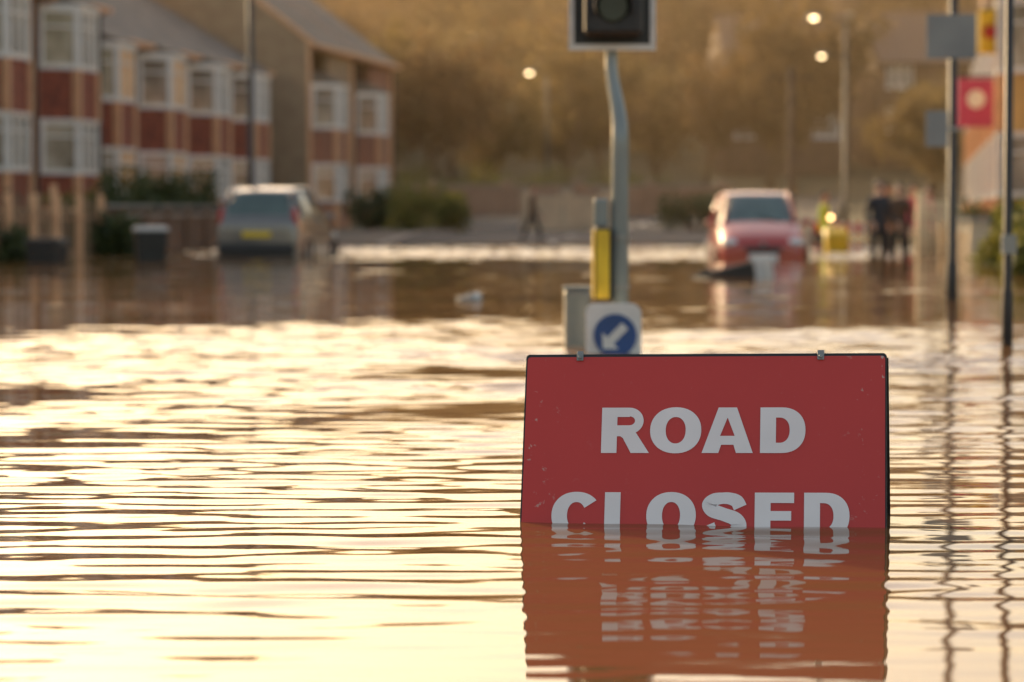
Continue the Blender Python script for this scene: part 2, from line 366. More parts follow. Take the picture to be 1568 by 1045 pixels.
for i,(z,c) in enumerate(((2.215,(.03,.05,.04)),(2.56,(.15,.08,.01)),(2.9,(.14,.02,.02)))):
    lm=pmat('unlit_lens_%d'%i,c,None,20,.2)
    k=MB(); k.tube([(.648,-.201,z),(.648,-.22,z)],[.105,.09],28); k.obj('lens',lm,ts,smooth=False)
    k=MB(); n_=20; o=0
    for j in range(n_+1):
        a=rad(-25+230*j/n_); 
        for (r,y) in ((.118,-.2),(.118,-.36+.0*j)): k.v.append((.648+r*math.cos(a),y,z+r*math.sin(a)))
    for j in range(n_): k.f.append((2*j,2*j+1,2*j+3,2*j+2))
    v_=k.obj('visor',M['dark'],ts,smooth=True); sd=v_.modifiers.new('s','SOLIDIFY'); sd.thickness=.006
m=MB(); m.box((.535,-.12,.326),(.640,.10,.80)); m.obj('push_button_box',M['dark'],ts,bevel=.012)
m=MB(); m.box((.545,-.13,.34),(.630,-.121,.785)); m.box((.524,-.11,.34),(.534,.09,.785)); m.obj('yellow_panels',M['yellow'],ts,bevel=.003)
m=MB(); m.box((.530,-.05,.805),(.622,.06,.985)); m.obj('junction_box',M['poleg'],ts,bevel=.012)
m=MB(); m.tube([(.70,0,.40),(.70,0,.43)],.066,20); m.tube([(.70,0,.72),(.70,0,.75)],.066,20); m.obj('pole_bands',M['galv'],ts)
cb=empty('control_cabinet',(.44,19.15,0))
box('cabinet_body',(-.09,-.12,-.35),(.085,.12,.375),M['galv'],cb,bevel=.02)
box('cabinet_lid',(-.1,-.13,.378),(.095,.13,.40),M['poleg'],cb,bevel=.006)
box('cabinet_door',(-.07,-.128,-.3),(.065,-.122,.34),M['poleg'],cb,bevel=.002)
kb=empty('keep_left_bollard',(.648,18.15,0))
m=MB(); P=rrect(-.165,.165,-.42,.305,.05)
nP=len(P); m.v=[(p[0],-.07,p[1]) for p in P]+[(p[0],.07,p[1]) for p in P]
m.f=[tuple(range(nP)),tuple(range(2*nP-1,nP-1,-1))]+[(i,(i+1)%nP,nP+(i+1)%nP,nP+i) for i in range(nP)]
m.obj('bollard_shell',M['white'],kb,bevel=.01)
m=MB(); m.tube([(0.008,-.071,.115),(.008,-.078,.115)],.138,40); m.obj('blue_disc',M['blue'],kb)
m=MB()
A=[(-.075,-.085),(.025,-.085),(-.008,-.052),(.085,.042),(.046,.081),(-.047,-.012),(-.08,.02)]
A=[(p[0]+.005,p[1]+.115) for p in A]; L=[[Vector((p[0],-.0805,p[1])) for p in A]]; m.v=[tuple(v) for v in L[0]]
for t in tessellate_polygon(L): m.f.append(tuple(t))
m.obj('white_arrow',M['white'],kb)

# ------------------------------------------------------------------ poles and signs on the right
def pole(name,x,y,top,r,mat=None):
    e=empty(name,(x,y,0)); m=MB(); z0=float(hgt(x,y))-.1
    m.tube([(0,0,z0),(0,0,z0+.9),(0,0,z0+.95),(0,0,top)],[r*1.35,r*1.35,r,r*.9],12); m.obj('post',mat or M['dark'],e,smooth=True); return e
sp1=pole('traffic_sign',4.42,28.6,5.0,.046)
box('upper_plate',(-.28,-.07,2.42),(.22,-.06,2.86),M['bluegrey'],sp1,bevel=.003)
box('lower_plate',(-.28,-.07,1.54),(-.05,-.06,1.9),M['bluegrey'],sp1,bevel=.003)
m=MB(); m.box((-.06,-.059,2.5),(.06,-.03,2.54)); m.box((-.06,-.059,2.72),(.06,-.03,2.76)); m.box((-.1,-.059,1.7),(.06,-.03,1.74)); m.obj('brackets',M['galv'],sp1)
p2=pole('signal_post',3.31,19.0,4.2,.03)
m=MB(); m.box((-.05,-.06,.62),(.05,-.03,.75)); m.obj('post_box',M['galv'],p2)
def lamp(name,x,y,top,arm,lit=True,r=.07):
    e=pole(name,x,y,top-.2,r,M['dark']); m=MB()
    m.tube(smoothp([(0,0,top-.3),(arm*.1,0,top-.05),(arm*.5,0,top+.05),(arm*.85,0,top+.06)]),.03,8)
    m.obj('arm',M['dark'],e,smooth=True)
    m=MB(); m.box((min(arm*.75,arm*1.15),-.12,top+.02),(max(arm*.75,arm*1.15),.12,top+.14)); m.obj('lantern',M['galv'],e,bevel=.03)
    if lit: ico('lamp_bowl',M['lamp'],e,(arm*.95,0,top),(.13,.10,.07),2)
    return e
lamp('street_lamp',11.7,100,7.6,-1.2)
lamp('street_lamp',14.6,125,7.6,-1.1)
lamp('street_lamp',1.6,130,7.1,-.85)
lamp('street_lamp',-5.5,60,6.6,1.3,False,.07)
tp=pole('telegraph_pole',8.8,90,5.4,.11,M['bark'])
m=MB(); m.box((-.7,-.05,5.0),(.7,.05,5.1)); m.obj('cross_arm',M['bark'],tp)

# ------------------------------------------------------------------ houses
def sash(fr,gl,cu,p,q,z0,z1,nm=2,depth=.0,transom=True):
    p=Vector(p); q=Vector(q); L=(q-p).length; d=(q-p)/L; nn=Vector((d.y,-d.x))
    f=.07
    gl.slab(p+nn*.0,q+nn*.0,.02,z0,z1)
    a=p+nn*.03; b_=q+nn*.03
    fr.slab(a,b_,.05,z0-.01,z0+f); fr.slab(a,b_,.05,z1-f,z1+.01)
    for i in range(nm+1):
        c=a+d*(L*i/nm); w=f*.5 if 0<i<nm else f*.7
        c0=c-d*w; c1=c+d*w
        if i==0: c0=c; c1=c+d*w*2
        if i==nm: c0=c-d*w*2; c1=c
        fr.slab(c0+nn*.002,c1+nn*.002,.058,z0+f,z1-f)
    if transom: fr.slab(a,b_,.047,z0+(z1-z0)*.68,z0+(z1-z0)*.68+.05)
def terrace_house(name,loc,rz,W=5.8,eave=5.6,ridge=8.2,D=8.5,wall='brick',bay=True,apron='tile',roof='slate',amber=(0,0),chim=True,zb=-.6,gable=False):
    zb=zb-max(0,loc[2])
    e=empty(name,loc,rz)
    w=MB(); fr=MB(); gl=MB(); cu=MB(); ap=MB(); po=MB(); am=MB()
    bx0,bx1=.7,3.5
    dx0,dx1=3.95,4.95
    g0,g1,f0,f1=1.15,2.45,3.75,5.15
    def wallx(a,b_,z0,z1,mb=w): mb.box((a,0,z0),(b_,.3,z1))
    if bay:
        wallx(0,bx0,zb,eave); wallx(bx1,dx0,zb,eave); wallx(dx1,W,zb,eave)
        wallx(dx0,dx1,2.35,f0-.121); wallx(dx0,dx1,f1,eave)
        pr=.8; pts=[(bx0,0),(bx0+.55,-pr),(bx1-.55,-pr),(bx1,0)]
        ap.prism(pts,zb,g0)
        ap.prism(pts,g1+.05,f0-.06)
        fr.prism([(bx0-.05,-.0),(bx0+.52,-pr-.06),(bx1-.52,-pr-.06),(bx1+.05,-.0)],f0-.058,f0-.005)
        fr.prism([(bx0-.05,-.0),(bx0+.52,-pr-.06),(bx1-.52,-pr-.06),(bx1+.05,-.0)],g0+.001,g0+.05)
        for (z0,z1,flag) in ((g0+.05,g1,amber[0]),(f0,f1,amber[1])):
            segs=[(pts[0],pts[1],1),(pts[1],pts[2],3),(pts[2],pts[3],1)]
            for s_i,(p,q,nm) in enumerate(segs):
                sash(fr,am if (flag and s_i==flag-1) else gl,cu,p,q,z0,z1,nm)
            cu.prism([(p[0],p[1]+.25) for p in pts],z0+.02,z1-.02)
        fr.prism([(bx0-.06,-.0),(bx0+.5,-pr-.08),(bx1-.5,-pr-.08),(bx1+.06,-.0)],g1+.002,g1+.048)
        fr.prism([(bx0-.06,-.0),(bx0+.5,-pr-.08),(bx1-.5,-pr-.08),(bx1+.06,-.0)],f1+.002,f1+.12)
        for (x,y) in (pts[1],pts[2]): 
            po.box((x-.09,y-.07,g1+.05),(x+.09,y+.11,f0-.06)); po.box((x-.09,y-.07,zb),(x+.09,y+.11,g0))
        for x in (.0,W-.24): po.box((x,-.10,zb),(x+.24,-.002,eave-.1))
        r=MB(); r.poly([(bx0-.1,0,f1+.55),(bx0+.5,-pr-.12,f1+.13),(bx1-.5,-pr-.12,f1+.13),(bx1+.1,0,f1+.55)])
        r.poly([(bx0-.1,0,f1+.13),(bx0+.5,-pr-.12,f1+.13),(bx0-.1,0,f1+.55)]); r.poly([(bx1+.1,0,f1+.13),(bx1-.5,-pr-.12,f1+.13),(bx1+.1,0,f1+.55)])
        r.obj('bay_roof',M[roof],e)
        sash(fr,gl,cu,(dx0,.08),(dx1,.08),f0,f1,2)
        w.box((dx0,.0,f0-.12),(dx1,.3,f0-.0))
    else:
        cuts=[(.6,2.2),(W-2.2,W-.6)]
        wallx(0,.6,zb,eave); wallx(2.2,W-2.2,zb,eave); wallx(W-.6,W,zb,eave)
        for a,b_ in cuts:
            wallx(a,b_,zb,g0); wallx(a,b_,g1,f0); wallx(a,b_,f1,eave)
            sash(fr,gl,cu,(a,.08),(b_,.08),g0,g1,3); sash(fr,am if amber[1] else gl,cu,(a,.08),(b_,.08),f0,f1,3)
            fr.box((a-.08,-.1,f0-.1),(b_+.08,-.003,f0)); fr.box((a-.08,-.1,g0-.1),(b_+.08,-.003,g0))
            cu.box((a+.02,.4,g0),(b_-.02,.42,g1)); cu.box((a+.02,.4,f0),(b_-.02,.42,f1))
    rz_=D/2
    w.poly([(0,.3,zb),(0,D,zb),(0,D,eave),(0,rz_,ridge-.05),(0,.3,eave+.1),(0,.3,eave)])
    w.poly([(W,.3,zb),(W,D,zb),(W,D,eave),(W,rz_,ridge-.05),(W,.3,eave+.1),(W,.3,eave)])
    w.poly([(0,D,zb),(W,D,zb),(W,D,eave),(0,D,eave)])
    w.obj('walls',M[wall],e)
    if ap.v: ap.obj('bay_apron',M[apron],e)
    if po.v: po.obj('posts',M['post'],e)
    fr.obj('window_frames',M['upvc'],e); gl.obj('window_glass',M['glass'],e)
    if am.v: am.obj('amber_reflection_panes',M['amber'],e)  # panes coloured to stand for reflected golden sky
    if cu.v: cu.obj('curtains',M['curtain'],e)
    if bay:
        box('door',(dx0+.05,.12,.0-.4),(dx1-.05,.18,2.1),M['door'],e); box('door_frame',(dx0,.10,2.1),(dx1,.2,2.34),M['upvc'],e)
        box('door_step',(dx0,-.3,zb),(dx1,.11,-.405),M['kerb'],e)
    r=MB(); o=.35; th=.12; s1=(ridge-eave)/rz_
    ef=eave-.35*s1+.12
    for (ya,yb) in ((-o,rz_),(D+o,rz_)):
        v=[(-.02,ya,ef),(W+.02,ya,ef),(W+.02,yb,ridge+.12),(-.02,yb,ridge+.12)]
        r.poly(v); 
    r.poly([(-.02,-o,ef),(W+.02,-o,ef),(W+.02,-o,ef-.1),(-.02,-o,ef-.1)])
    r.tube([(-.02,rz_,ridge+.13),(W+.02,rz_,ridge+.13)],.1,8)
    r.obj('roof',M[roof],e)
    g=MB(); g.box((0,-o-.1,ef-.14),(W,-o-.01,ef-.02)); g.box((0,-o,ef-.16),(W,-.001,ef-.11)); g.obj('gutter_and_soffit',M['post' if bay else 'dark'],e)
    g=MB(); g.tube([(W-.12,-.16,zb),(W-.12,-.16,ef-.1)],.045,8); g.obj('downpipe',M['dark'],e)
    if gable: g=MB(); g.poly([(-.03,-o,ef-.18),(-.03,-o,ef+.02),(-.03,rz_,ridge+.14),(-.03,rz_,ridge-.1)]); g.poly([(-.03,D+o,ef-.18),(-.03,D+o,ef+.02),(-.03,rz_,ridge+.14),(-.03,rz_,ridge-.1)]); g.obj('barge_boards',M['post'],e)
    if chim:
        c=MB(); c.box((W-.45,rz_-.5,ridge-.5),(W+.35,rz_+.5,ridge+1.1)); c.box((W-.5,rz_-.55,ridge+1.102),(W+.4,rz_+.55,ridge+1.2))
        for k_ in (-.25,.05,.35): c.tube([(W-.05,rz_+k_,ridge+1.2),(W-.05,rz_+k_,ridge+1.55)],.1,8)
        c.obj('chimney',M['brick2'],e)
    return e
th=rad(7); d=Vector((math.sin(th),math.cos(th)))
p0=Vector((-8.5,97.0)); rzL=math.atan2(d.y,d.x)
for i in range(7):
    q=p0-d*5.8*(i+1)+(Vector((d.y,-d.x))*.55 if i>=4 else Vector((0,0)))
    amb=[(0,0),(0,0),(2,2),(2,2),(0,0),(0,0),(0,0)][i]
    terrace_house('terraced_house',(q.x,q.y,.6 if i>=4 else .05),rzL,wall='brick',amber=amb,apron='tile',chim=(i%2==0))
th2=rad(8.3); d2=Vector((math.sin(th2),math.cos(th2))); q=Vector((-7.06,98.2)); rz2=math.atan2(d2.y,d2.x)
for i in range(2):
    qq=q+d2*7.7*i
    terrace_house('brick_house',(qq.x,qq.y,0),rz2,W=7.7,eave=6.75,ridge=10.2,D=9,wall='render2' if i==0 else 'brick',bay=True,apron='brick',roof='slate',chim=False,gable=True,zb=-.4)
th3=rad(8.2); d3=Vector((math.sin(th3),math.cos(th3))); q=Vector((10.45,56.0))
rz3=math.atan2(-d3.y,-d3.x)
for i in range(9):
    qq=q+d3*5.6*(i+1)
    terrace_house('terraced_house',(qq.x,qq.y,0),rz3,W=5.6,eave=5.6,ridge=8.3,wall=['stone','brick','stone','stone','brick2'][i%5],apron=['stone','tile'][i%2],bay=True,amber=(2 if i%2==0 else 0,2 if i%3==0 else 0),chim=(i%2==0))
def hill_house(x,y,rz,W,z):
    return terrace_house('brick_house',(x,y,z),rz,W=W,eave=5.4,ridge=8.4,D=8,wall='hillb',bay=False,roof='rooft',chim=True,zb=-1)
hill_house(12.5,168,rad(4),7.5,4.0); hill_house(22,172,rad(6),8,4.5); hill_house(17,205,rad(-3),8,12.5); hill_house(30,160,rad(8),8,2.5)
hs=empty('hanging_shop_sign',(10.1,62,-.65)); box('panel',(-.42,-.04,3.35),(.36,.04,4.4),M['pink'],hs,bevel=.01)
k=MB(); k.tube([(-.02,-.05,3.95),(-.02,-.06,3.95)],.2,20); k.obj('white_roundel',M['white'],hs); box('bracket',(-.4,-.02,4.42),(.9,.02,4.47),M['dark'],hs)
hs=empty('hanging_shop_sign',(9.95,59.5,-.4)); box('panel',(-.23,-.05,4.55),(.23,.05,5.45),M['yellow'],hs,bevel=.01); box('bracket',(-.2,-.02,5.46),(.95,.02,5.5),M['dark'],hs)
k=MB(); k.tube([(0,-.055,5.0),(0,-.065,5.0)],.15,20); k.obj('roundel',M['tail'],hs)

# ------------------------------------------------------------------ foliage
def leafmass(n,shape,size,seed):
    r=np.random.RandomState(seed)
    pts=shape(r,n)
    a=r.uniform(0,2*np.pi,n); bb=r.uniform(-1,1,n); s=r.uniform(.5,1.2,n)*size
    u=np.stack([np.cos(a)*np.sqrt(1-bb**2),np.sin(a)*np.sqrt(1-bb**2),bb],-1)
    v=np.cross(u,r.normal(size=(n,3))); v/=np.linalg.norm(v,axis=1)[:,None]
    u*=s[:,None]; v*=(s*.4)[:,None]
    return np.stack([pts-u,pts+v,pts+u,pts-v],1).reshape(-1,3)
def mesh_from_quads(name,co,mat):
    n=len(co)//4; me=bpy.data.meshes.new(name); me.vertices.add(len(co)); me.vertices.foreach_set('co',co.astype(np.float32).ravel())
    me.loops.add(n*4); me.loops.foreach_set('vertex_index',np.arange(n*4,dtype=np.int32)); me.polygons.add(n)
    me.polygons.foreach_set('loop_start',np.arange(0,n*4,4,dtype=np.int32)); me.update(calc_edges=True); me.materials.append(mat); return me
def hedge(name,p,q,wd,h,mat,dens=260,seed=1,z0=None):
    p=Vector(p);q=Vector(q);L=(q-p).length; e=empty(name,(0,0,0))
    z0=-.45 if z0 is None else z0
    def sh(r,n):
        t=r.uniform(0,1,n); s=r.uniform(-1,1,n); z=r.uniform(0,1,n)**.8
        bump=.85+.2*np.sin(t*L*1.7+seed)+.12*np.sin(t*L*4.3)
        x=p.x+(q.x-p.x)*t; y=p.y+(q.y-p.y)*t; dd=(q-p)/L
        return np.stack([x-dd.y*s*wd/2*bump,y+dd.x*s*wd/2*bump,z0+z*h*bump],-1)
    me=mesh_from_quads(name+'_leaves',leafmass(int(dens*L*h*wd*2),sh,.10,seed),mat)
    o=bpy.data.objects.new('leaves',me); COL.objects.link(o); o.parent=e
    k=MB(); 
    for i in range(int(L/.5)+1):
        c=p+(q-p)*min(1,(i*.5/L)); k.tube([(c.x,c.y,z0-.1),(c.x+random.uniform(-.1,.1),c.y,z0+h*.7)],[.03,.012],5)
    k.obj('stems',M['bark'],e); return e
def bush(name,x,y,rx,h,mat,seed,n=1400):
    e=empty(name,(x,y,float(hgt(x,y))))
    r0=np.random.RandomState(seed); C=r0.uniform(-.6,.6,(9,3)); C[:,2]=r0.uniform(.3,.8,9)
    def sh(r,n):
        i=r.randint(0,9,n); g=r.normal(size=(n,3)); g/=np.linalg.norm(g,axis=1)[:,None]; g*=(r.uniform(.2,1,n)**.5)[:,None]*.42
        P_=C[i]+g; P_[:,0]*=rx; P_[:,1]*=rx; P_[:,2]=np.abs(P_[:,2])*h*.85; return P_
    o=bpy.data.objects.new('leaves',mesh_from_quads('leaves',leafmass(n,sh,.11,seed),mat)); COL.objects.link(o); o.parent=e
    k=MB()
    for i in range(9): k.tube([(0,0,-.1),(C[i][0]*rx*.5,C[i][1]*rx*.5,C[i][2]*h*.4),(C[i][0]*rx,C[i][1]*rx,C[i][2]*h*.8)],[.05,.03,.01],5)
    k.obj('stems',M['bark'],e); return e
def tree_mesh(seed,H=12,R=4,n=3000,card=.32):
    r=np.random.RandomState(seed); k=MB(); tips=[]
    def br(p,dv,L,rad_,lvl):
        pts=[p]; q=p.copy(); dd=dv.copy()
        for i in range(4):
            dd=dd+r.normal(size=3)*.12+np.array([0,0,.06]); dd/=np.linalg.norm(dd); q=q+dd*L/4; pts.append(q)
        k.tube([tuple(a) for a in pts],[rad_*(1-.15*i) for i in range(5)],5 if lvl else 8,cap=False)
        if lvl>=2: tips.extend(pts[1:]); return
        for j in range(7 if lvl==0 else 5):
            f=r.uniform(.45,1) if lvl==0 else r.uniform(.3,1); bp_=pts[min(4,int(f*4)+0)]
            az=r.uniform(0,6.28); out=np.array([math.cos(az),math.sin(az),r.uniform(.25,1.0)]); out=out*.9+dd*.4; out/=np.linalg.norm(out)
            br(np.array(bp_),out,L*r.uniform(.5,.72),rad_*.45,lvl+1)
    br(np.array([0,0,-.5]),np.array([0,0,1.]),H*.55,.22,0)
    T=np.array(tips)
    def sh(rr,n_):
        i=rr.randint(0,len(T),n_); return T[i]+rr.normal(size=(n_,3))*np.array([.55,.55,.5])
    return k,leafmass(n,sh,card,seed)
wl=empty('woodland')
protos=[]
for s in range(5):
    k,co=tree_mesh(20+s,H=random.uniform(10,14))
    me=mesh_from_quads('tree_crown',co,M['twig'])
    mt=bpy.data.meshes.new('tree_trunk'); mt.from_pydata(k.v,[],k.f); mt.materials.append(M['bark']); protos.append((me,mt))
rt=random.Random(11)
def put(x,y,s):
    a,b_=protos[rt.randrange(5)]; rz=rt.uniform(0,6.28); z=float(hgt(x,y))
    for nm,me in (('crown',a),('trunk',b_)):
        o=bpy.data.objects.new(nm,me); COL.objects.link(o); o.parent=wl; o.location=(x,y,z); o.rotation_euler=(0,0,rz); o.scale=(s,s,s)
for i in range(150):
    y=rt.uniform(148,245); x=rt.uniform(-.24*y,.28*y)
    if 10<x<34 and 158<y<185: continue
    put(x,y,rt.uniform(.75,1.25))
for (x,y,s) in ((-3.5,124,.8),(-1,132,.75),(2.5,138,.9),(5,150,.8),(-7,128,.9),(-12,130,1.0),(19,128,.7),(-17,118,1),(10,150,.8),(15.5,155,.7),(8,158,.9),(22,150,.75)): put(x,y,s)
hedge('hedge',(-6.5,122),(7,132),2.0,2.2,M['leafy'],dens=60,seed=3,z0=.5)
hedge('hedge',(-8.6,60),(-7.6,70),1.0,2.0,M['leaf'],dens=330,seed=5)
bush('shrub',-2.9,84,1.1,1.7,M['leafy'],5); bush('shrub',-2.1,87,.9,1.3,M['leafy'],6); bush('shrub',-4.4,88,1.0,1.6,M['leaf'],7)
bush('shrub',9.2,52,.9,1.6,M['leafy'],8); bush('shrub',8.2,46.5,.7,1.3,M['leafy'],9); bush('shrub',9.9,58,1.0,1.7,M['leaf'],10); bush('shrub',7.4,40,.6,1.1,M['leafy'],12)
bush('shrub',6.2,95,1.5,1.4,M['leaf'],13)
bush('shrub',-8.9,50.5,.6,1.2,M['leaf'],14); bush('shrub',-7.8,56.5,.7,1.5,M['leaf'],15); bush('shrub',-9.6,64,1.0,2.0,M['leafy'],16)

# ------------------------------------------------------------------ fences and walls
def board_fence(name,p,q,h,mat,gap=.16,bw=.11,post=1.8,z0=-.5,jit=.04,pm=None):
    p=Vector(p);q=Vector(q);L=(q-p).length;dd=(q-p)/L;e=empty(name); b_=MB(); po=MB()
    n_=int(L/gap)
    for i in range(n_):
        c=p+dd*(i*gap+.05); hh=h+random.uniform(-jit,jit); b_.slab(c,c+dd*bw,.02,z0,z0+hh)
    for i in range(int(L/post)+1):
        c=p+dd*(i*post); nn=Vector((-dd.y,dd.x))*-.07; po.slab(c+nn,c+dd*.13+nn,.1,z0,z0+h+.2)
    nn=Vector((-dd.y,dd.x))*.03
    for f in (.3,.8): po.slab(p+nn,q+nn,.03,z0+h*f,z0+h*f+.08)
    b_.obj('boards',mat,e); po.obj('posts_and_rails',pm or mat,e); return e
def brick_wall(name,p,q,h,mat='brick',z0=-.5,pier=3):
    p=Vector(p);q=Vector(q);L=(q-p).length;dd=(q-p)/L;e=empty(name); b_=MB(); c_=MB()
    b_.slab(p,q,.22,z0,z0+h); c_.slab(p-dd*.02,q+dd*.02,.28,z0+h+.002,z0+h+.07)
    b_.obj('brickwork',M[mat],e); 
    w_=MB()
    for i in range(int(L/pier)+1):
        c=p+dd*(i*pier); w_.slab(c-dd*.17,c+dd*.17,.34,z0,z0+h+.2); c_.slab(c-dd*.2,c+dd*.2,.4,z0+h+.202,z0+h+.27)
    w_.obj('piers',M[mat],e); c_.obj('coping',M['kerb'],e); return e
board_fence('garden_fence',(-9.4,47.5),(-8.1,57.5),1.5,M['wood'],gap=.26,jit=.15,post=1.5,pm=M['post'])
brick_wall('garden_wall',(-8.05,58),(-7.0,68),1.25,'hillb',pier=2)
brick_wall('garden_wall',(-6.9,69),(-5.4,82),1.1,'hillb')
board_fence('garden_fence',(-12.5,55),(-8.6,56.5),1.7,M['wood'],gap=.22,jit=.12,pm=M['post'])
brick_wall('garden_wall',(8.2,50),(9.2,62),1.0,'render',pier=2)
board_fence('garden_fence',(7.65,54),(8.35,54.2),1.55,M['paleboard'])
brick_wall('garden_wall',(9.3,63),(11.5,80),1.3,'brick')
brick_wall('boundary_wall',(.5,95),(3.3,96),1.25,'render',z0=.1,pier=1.4)
brick_wall('boundary_wall',(-6,112),(9,116),1.4,'brick2',z0=.4)

# ------------------------------------------------------------------ cars
def car(name,loc,rz,paint,sz=1.0,tilt=(0,0),plate_f='white',plate_r='yellow'):
    e=empty(name,loc,rz); e.rotation_euler=(tilt[0],tilt[1],rz)
    S=[ (.00,.28,.45,.60,.62,.58,.68,.62,.40),
        (.10,.20,.48,.70,.73,.72,.79,.72,.52),
        (.50,.18,.52,.82,.88,.79,.83,.76,.60),
        (.98,.18,.55,.92,1.00,.81,.85,.79,.64),
        (1.35,.18,.56,.94,1.27,.81,.85,.79,.60),
        (1.68,.18,.56,.95,1.46,.81,.85,.79,.57),
        (2.25,.18,.56,.97,1.53,.81,.85,.79,.59),
        (2.95,.18,.56,.99,1.51,.81,.85,.78,.58),
        (3.42,.19,.56,1.02,1.43,.80,.84,.77,.56),
        (3.60,.20,.56,1.02,1.22,.79,.82,.76,.60),
        (3.72,.22,.56,.98,1.02,.78,.81,.74,.62),
        (3.80,.28,.54,.84,.88,.72,.77,.70,.50)]
    V=[];F=[];MI=[]
    ring=lambda s:[(s[0],-s[5],s[1]*sz),(s[0],-s[6],s[2]*sz),(s[0],-s[7],s[3]*sz),(s[0],-s[8],s[4]*sz),(s[0],-s[8]*.45,(s[4]+.02)*sz),(s[0],s[8]*.45,(s[4]+.02)*sz),(s[0],s[8],s[4]*sz),(s[0],s[7],s[3]*sz),(s[0],s[6],s[2]*sz),(s[0],s[5],s[1]*sz)]
    for s in S: V+=ring(s)
    n_=10
    for i in range(len(S)-1):
        for j in range(n_):
            j2=(j+1)%n_; F.append((i*n_+j,i*n_+j2,(i+1)*n_+j2,(i+1)*n_+j))
            mi=0
            if j in (2,6) and 3<=i<=8: mi=1
            if j in (3,4,5) and i in (3,4): mi=1
            if j in (3,4,5) and i in (8,9): mi=1
            if j==9: mi=2
            MI.append(mi)
    F.append(tuple(range(n_-1,-1,-1))); MI.append(0); F.append(tuple((len(S)-1)*n_+k for k in range(n_))); MI.append(0)
    V=[(v[0]-1.9,v[1],v[2]) for v in V]
    me=bpy.data.meshes.new('body'); me.from_pydata(V,[],F); me.update()
    for m_ in (paint,M['cglass'],M['black']): me.materials.append(m_)
    me.polygons.foreach_set('material_index',MI); me.polygons.foreach_set('use_smooth',[True]*len(F))
    bm=bmesh.new(); bm.from_mesh(me); bmesh.ops.recalc_face_normals(bm,faces=bm.faces); 
    cl=bm.edges.layers.float.new('crease_edge')
    for ed in bm.edges:
        ms={f.material_index for f in ed.link_faces}
        if len(ms)>1: ed[cl]=.55
    bm.to_mesh(me); bm.free()
    ob=bpy.data.objects.new('body',me); COL.objects.link(ob); ob.parent=e
    ss=ob.modifiers.new('s','SUBSURF'); ss.levels=2; ss.render_levels=2
    X=lambda x:x-1.9
    t=MB()
    for sd in (-1,1):
        t.tube(smoothp([(X(.98),sd*.66,.99*sz),(X(1.35),sd*.615,1.27*sz),(X(1.70),sd*.58,1.45*sz),(X(2.25),sd*.59,1.50*sz),(X(2.95),sd*.58,1.49*sz),(X(3.40),sd*.57,1.41*sz),(X(3.60),sd*.61,1.2*sz),(X(3.71),sd*.66,1.0*sz)]),.032,8)
        t.tube([(X(2.3),sd*.775,.98*sz),(X(2.35),sd*.60,1.5*sz)],.035,6); t.tube([(X(3.15),sd*.765,1.0*sz),(X(3.3),sd*.58,1.45*sz)],.07,6)
    t.obj('pillars',paint,e,smooth=True)
    for sd in (-1,1):
        for x in (.72,3.05):
            w_=MB(); w_.tube([(X(x),sd*.66,.29),(X(x),sd*.82,.29)],.30,28); w_.obj('tyre',M['black'],e)
            w_=MB(); w_.tube([(X(x),sd*.80,.29),(X(x),sd*.835,.29)],.19,20); w_.obj('wheel_trim',M['galv'],e)
            a_=MB(); 
            a_.tube([(X(x)+.36*math.cos(a),sd*.835,.31+.36*math.sin(a)) for a in np.linspace(.1,3.04,16)],.03,6); a_.obj('wheel_arch',M['black'],e,smooth=True)
        ico('headlamp',M['chrome'],e,(X(.14),sd*.60,.66*sz),(.12,.17,.085),3)
        ico('tail_lamp',M['tail'],e,(X(3.66),sd*.70,.98*sz),(.07,.07,.22),3)
        ico('wing_mirror',paint,e,(X(1.35),sd*.89,1.0*sz),(.06,.09,.07),3)
    g=MB(); g.box((X(-.01),-.33,.50*sz),(X(.06),.33,.60*sz)); g.box((X(-.02),-.42,.27*sz),(X(.06),.42,.36*sz)); g.obj('grille',M['black'],e,bevel=.015)
    box('front_plate',(X(-.035),-.26,.385*sz),(X(-.022),.26,.48*sz),M[plate_f],e,bevel=.004)
    box('rear_plate',(X(3.785),-.27,.66*sz),(X(3.835),.27,.76*sz),M[plate_r],e,bevel=.004)
    box('rear_bumper',(X(3.70),-.72,.34*sz),(X(3.86),.72,.56*sz),M['dark'],e,bevel=.05)
    box('front_badge',(X(-.03),-.05,.62*sz),(X(.03),.05,.67*sz),M['galv'],e,bevel=.01)
    t=MB(); t.tube([(X(3.70),-.1,1.06*sz),(X(3.58),.35,1.22*sz)],.012,6); t.tube([(X(.93),-.4,1.0*sz),(X(1.1),.05,1.11*sz)],.012,6); t.obj('wipers',M['black'],e)
    s_=MB(); s_.box((X(1.95),-.5,.75),(X(2.1),-.1,1.3*sz)); s_.box((X(1.95),.1,.75),(X(2.1),.5,1.3*sz)); s_.box((X(2.9),-.55,.75),(X(3.05),.55,1.2*sz)); s_.obj('seats',M['black'],e,bevel=.05)
    return e
silver=pmat('silver_grey_paint',(.20,.185,.17),(.17,.155,.145),2,.28,metal=.3,coat=.8)
redp=pmat('red_car_paint',(.46,.05,.03),(.40,.04,.025),2,.3,coat=.7)
car('parked_car',(-4.5,55.0,-.33),rad(-90-8),silver,1.09)
car('parked_car',(4.6,53.6,-.42),rad(90-1),redp,1.09,(0,0))

